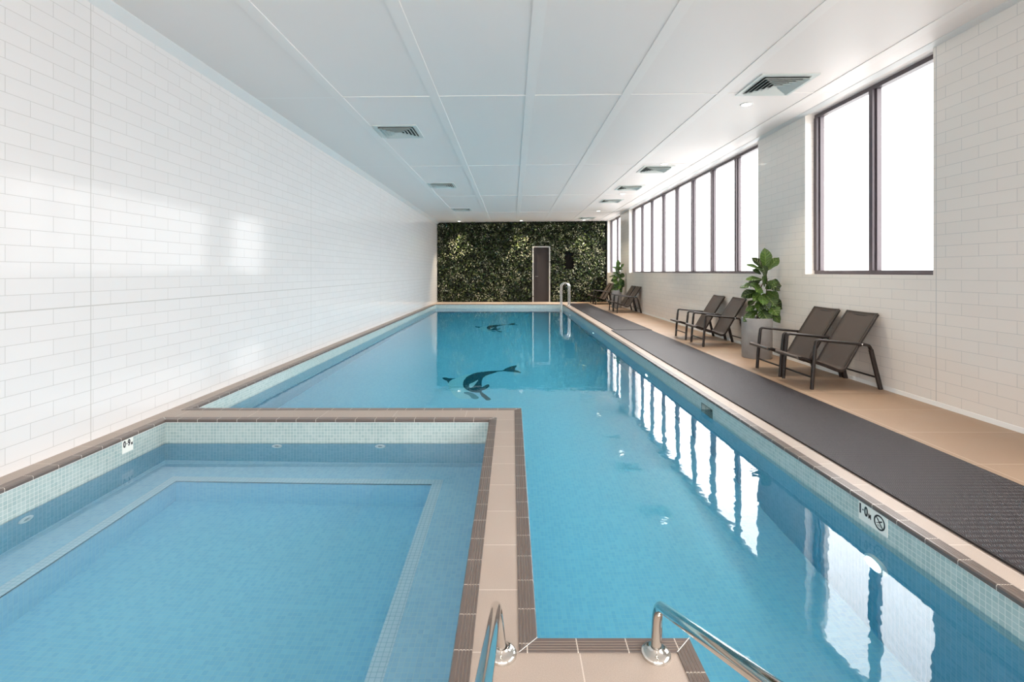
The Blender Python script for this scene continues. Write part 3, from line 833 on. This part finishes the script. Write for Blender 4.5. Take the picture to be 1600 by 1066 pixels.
def make_fig(label, loc):
    r = thing('potted_fig_plant', label, 'potted plant', loc, group='fiddle-leaf figs in grey planters')
    b = MB(); b.lathe([(.0001,0),(.188,0),(.193,.006),(.200,.55),(.198,.558),(.186,.558),(.183,.52)], 48); b.build('planter', M['pot'], r)
    b = MB(); b.lathe([(.186,.515),(.10,.528),(.0001,.53)], 24); b.build('soil', M['soil'], r)
    b = MB()
    b.tube(catmull([L2(240,650),L2(232,560),L2(236,440),L2(262,380),L2(295,300),L2(305,210)], 4), .0085, 8)
    b.tube(catmull([L2(262,650,.03),L2(290,540,.02),L2(312,440,.01),L2(318,330,0),L2(310,260,0)], 4), .0075, 8)
    b.build('stem', M['stem'], r)
    b = MB()
    for bx, bz, tx, tz, ty, w, fc in LEAVES:
        p0 = L2(bx, bz, ty*.15); p1 = L2(tx, tz, ty)
        leaf(b, p0, p1, fc, w)
    b.build('foliage', M['fig'], r)
    return r
fig = make_fig('fiddle-leaf fig in a tall grey planter between the two nearest pairs of loungers', (3.44, 6.80, 0))
copy_thing(fig, 'fiddle-leaf fig in a grey planter between the far loungers by the planted wall', (3.50, 16.2, 0), (0,0,-.6), (.85,.85,1.05))

# ------------------------------------------------------------------ planted end wall
gw = thing('living_wall', 'planted green wall of dense dark foliage with cream tips at the far end', 'green wall', (0, BY, 0))
GX0, GX1, GZ1 = -2.985, 3.73, 3.172
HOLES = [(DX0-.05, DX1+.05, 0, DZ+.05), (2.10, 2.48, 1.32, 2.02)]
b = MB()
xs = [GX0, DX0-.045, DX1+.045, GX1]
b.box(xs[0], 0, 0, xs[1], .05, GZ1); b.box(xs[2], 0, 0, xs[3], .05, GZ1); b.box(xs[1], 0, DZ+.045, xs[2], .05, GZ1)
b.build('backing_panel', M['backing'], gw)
def scatter(n, sz, clump, seed, mi, b, depth):
    rnd = random.Random(seed); cl = []
    for _ in range(clump): cl.append((rnd.uniform(GX0,GX1), rnd.uniform(0,GZ1)))
    cnt = 0
    while cnt < n:
        if clump and mi:
            c = rnd.choice(cl); x = rnd.gauss(c[0], .085); z = rnd.gauss(c[1], .075)
        else: x, z = rnd.uniform(GX0,GX1), rnd.uniform(0,3.24)
        if not (GX0+.02 < x < GX1-.02 and .02 < z < ceil_z(x)-.04): continue
        if any(h[0]-.01 < x < h[1]+.01 and h[2]-.01 <= z < h[3]+.01 for h in HOLES): continue
        y = -rnd.uniform(*depth); s = rnd.uniform(.6, 1.25)*sz
        d = Vector((rnd.gauss(0,1), rnd.gauss(-.6,.5), rnd.gauss(-.25,.9))).normalized()
        nn = Vector((rnd.gauss(0,.6), -1, rnd.gauss(.3,.6))); nn = (nn-d*nn.dot(d)).normalized(); sd = d.cross(nn)
        p = Vector((x, y, z)); w = s*rnd.uniform(.16,.3)
        vs = [p, p+d*s*.45+sd*w+nn*w*.3, p+d*s, p+d*s*.45-sd*w+nn*w*.3, p+d*s*.5]
        b.add([tuple(v) if v.y < -.001 else (v.x, -.002, v.z) for v in vs], [(0,4,1),(4,2,1),(0,3,4),(4,3,2)], 0); cnt += 1
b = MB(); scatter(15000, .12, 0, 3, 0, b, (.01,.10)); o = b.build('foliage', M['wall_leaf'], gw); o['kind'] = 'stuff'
b = MB(); scatter(3600, .05, 380, 5, 1, b, (.08,.14)); o = b.build('pale_foliage', M['wall_pale'], gw); o['kind'] = 'stuff'
b = MB(); b.box(2.11, BY-.07, 1.33, 2.47, BY-.001, 2.01)  # plain black rectangle, its use unknown
o = b.build('black_wall_panel', M['black']); tag(o, 'black rectangular panel set into the planted wall right of the door', 'panel')

# ------------------------------------------------------------------ ceiling fittings
TILT = -.0095
def make_vent(label, x, y, rz=0):
    r = thing('ceiling_vent', label, 'vent', (x, y, ceil_z(x)), (0, TILT, rz), group='square ceiling vents')
    b = MB(); a, c = .30, .245
    for x0, y0, x1, y1 in ((-a,-a,a,-c),(-a,c,a,a),(-a,-c,-c,c),(c,-c,a,c)): b.box(x0, y0, -.012, x1, y1, .0)
    b.build('frame', M['vent'], r)
    b = MB(); b.box(-c, -c, -.003, c, c, -.001); b.build('backing', M['vent_dark'], r)
    for k in range(5):
        o_, i_ = .240-.045*k, .205-.045*k
        b = MB()
        vs = []
        for (h_, z_) in ((o_,-.032),(i_,-.006),(i_-.003,-.006),(o_-.003,-.034)):
            vs += [(h_,-h_,z_),(h_,h_,z_),(-h_,h_,z_),(-h_,-h_,z_)]
        fs = [(L_*4+i, L_*4+(i+1)%4, ((L_+1)%4)*4+(i+1)%4, ((L_+1)%4)*4+i) for L_ in range(4) for i in range(4)]
        b.add(vs, fs); b.build('louvre_ring', M['vent'], r)
    return r
vents = [
 (-1.60, 6.85, 'square ceiling vent over the lap pool, nearest in the left row'), (-1.60, 11.1, 'square ceiling vent over the lap pool, middle of the left row'),
 (-1.60, 15.4, 'square ceiling vent over the lap pool, farthest in the left row'),
 (2.86, 5.25, 'square ceiling vent nearest the camera, beside the near window'), (2.83, 9.55, 'square ceiling vent beside the second downlight in the right row'),
 (2.83, 11.65, 'square ceiling vent between the second and third downlights of the right row'), (2.83, 13.8, 'square ceiling vent between the third and fourth downlights of the right row'),
 (2.83, 18.2, 'farthest square ceiling vent of the right row near the planted wall')]
v0 = None
for x, y, lb in vents:
    if v0 is None: v0 = make_vent(lb, x, y)
    else: copy_thing(v0, lb, (x, y, ceil_z(x)))
lamps = [(2.84, 5.86, 'round downlight beside the nearest ceiling vent'), (2.86, 9.1, 'second round downlight of the right row, beside its vent'),
         (2.87, 12.58, 'third round downlight of the right row'), (2.88, 16.1, 'fourth round downlight of the right row, farther down the deck'),
         (-2.07, 18.95, 'left downlight washing the planted wall'), (.36, 18.95, 'middle downlight washing the planted wall'), (2.82, 18.95, 'right downlight washing the planted wall')]
l0 = None
for i, (x, y, lb) in enumerate(lamps):
    if l0 is None:
        l0 = thing('downlight', lb, 'downlight', (x, y, ceil_z(x)), (0,TILT,0), group='round ceiling downlights')
        b = MB(); b.lathe([(.072,0),(.072,-.005),(.060,-.009),(.056,-.006)], 32); b.build('trim_ring', M['white'], l0)
        b = MB(); b.lathe([(.057,-.006),(.03,-.007),(.0001,-.007)], 32); b.build('lens', M['lamp_warm'], l0)
    else: copy_thing(l0, lb, (x, y, ceil_z(x)))
    ld = bpy.data.lights.new('downlight_beam', 'SPOT'); ld.energy = 40 if i < 4 else 150
    ld.color = (1, .84, .62); ld.spot_size = math.radians(95 if i < 4 else 80); ld.spot_blend = .8; ld.shadow_soft_size = .05
    lo = bpy.data.objects.new('downlight_beam', ld); COL.objects.link(lo); lo.location = (x, y, ceil_z(x)-.03)
for y, _ in pl:
    pass

# ------------------------------------------------------------------ light
w = bpy.data.worlds.new('world'); S.world = w; w.use_nodes = True
nt = w.node_tree; n = N(nt); bg = nt.nodes['Background']
tc = nt.nodes.new('ShaderNodeTexCoord'); x, y, z = n.xyz(tc.outputs['Generated'])
# bright overcast sky above pale paving
k = n.ramp(n.math('MULTIPLY_ADD', z, .5, .5), [(.18, (.8/SKY,)*3+(1,)), (.36, (2.1/SKY,)*3+(1,)), (.50, (2.5/SKY,)*3+(1,)), (.62, (1,1,1,1))])
n.L(n.mix(1.0, k, (1,.985,.975,1), 'MULTIPLY'), bg.inputs[0]); bg.inputs[1].default_value = SKY
def portal(loc, rot, sx, sy):
    d = bpy.data.lights.new('window_portal', 'AREA'); d.shape = 'RECTANGLE'; d.size = sx; d.size_y = sy; d.cycles.is_portal = True
    o = bpy.data.objects.new('window_portal', d); COL.objects.link(o); o.location = loc; o.rotation_euler = rot
for (y0, y1, _) in WIN: portal((GX+.09, (y0+y1)/2, 2.2), (0, PI/2, 0), 2.1, y1-y0)
portal((.4, FY-.14, 1.8), (PI/2, 0, 0), 5.8, 2.2)
c = S.cycles
c.max_bounces = 12; c.diffuse_bounces = 7; c.glossy_bounces = 5; c.transmission_bounces = 10; c.volume_bounces = 0
c.sample_clamp_indirect = 6; c.use_denoising = True
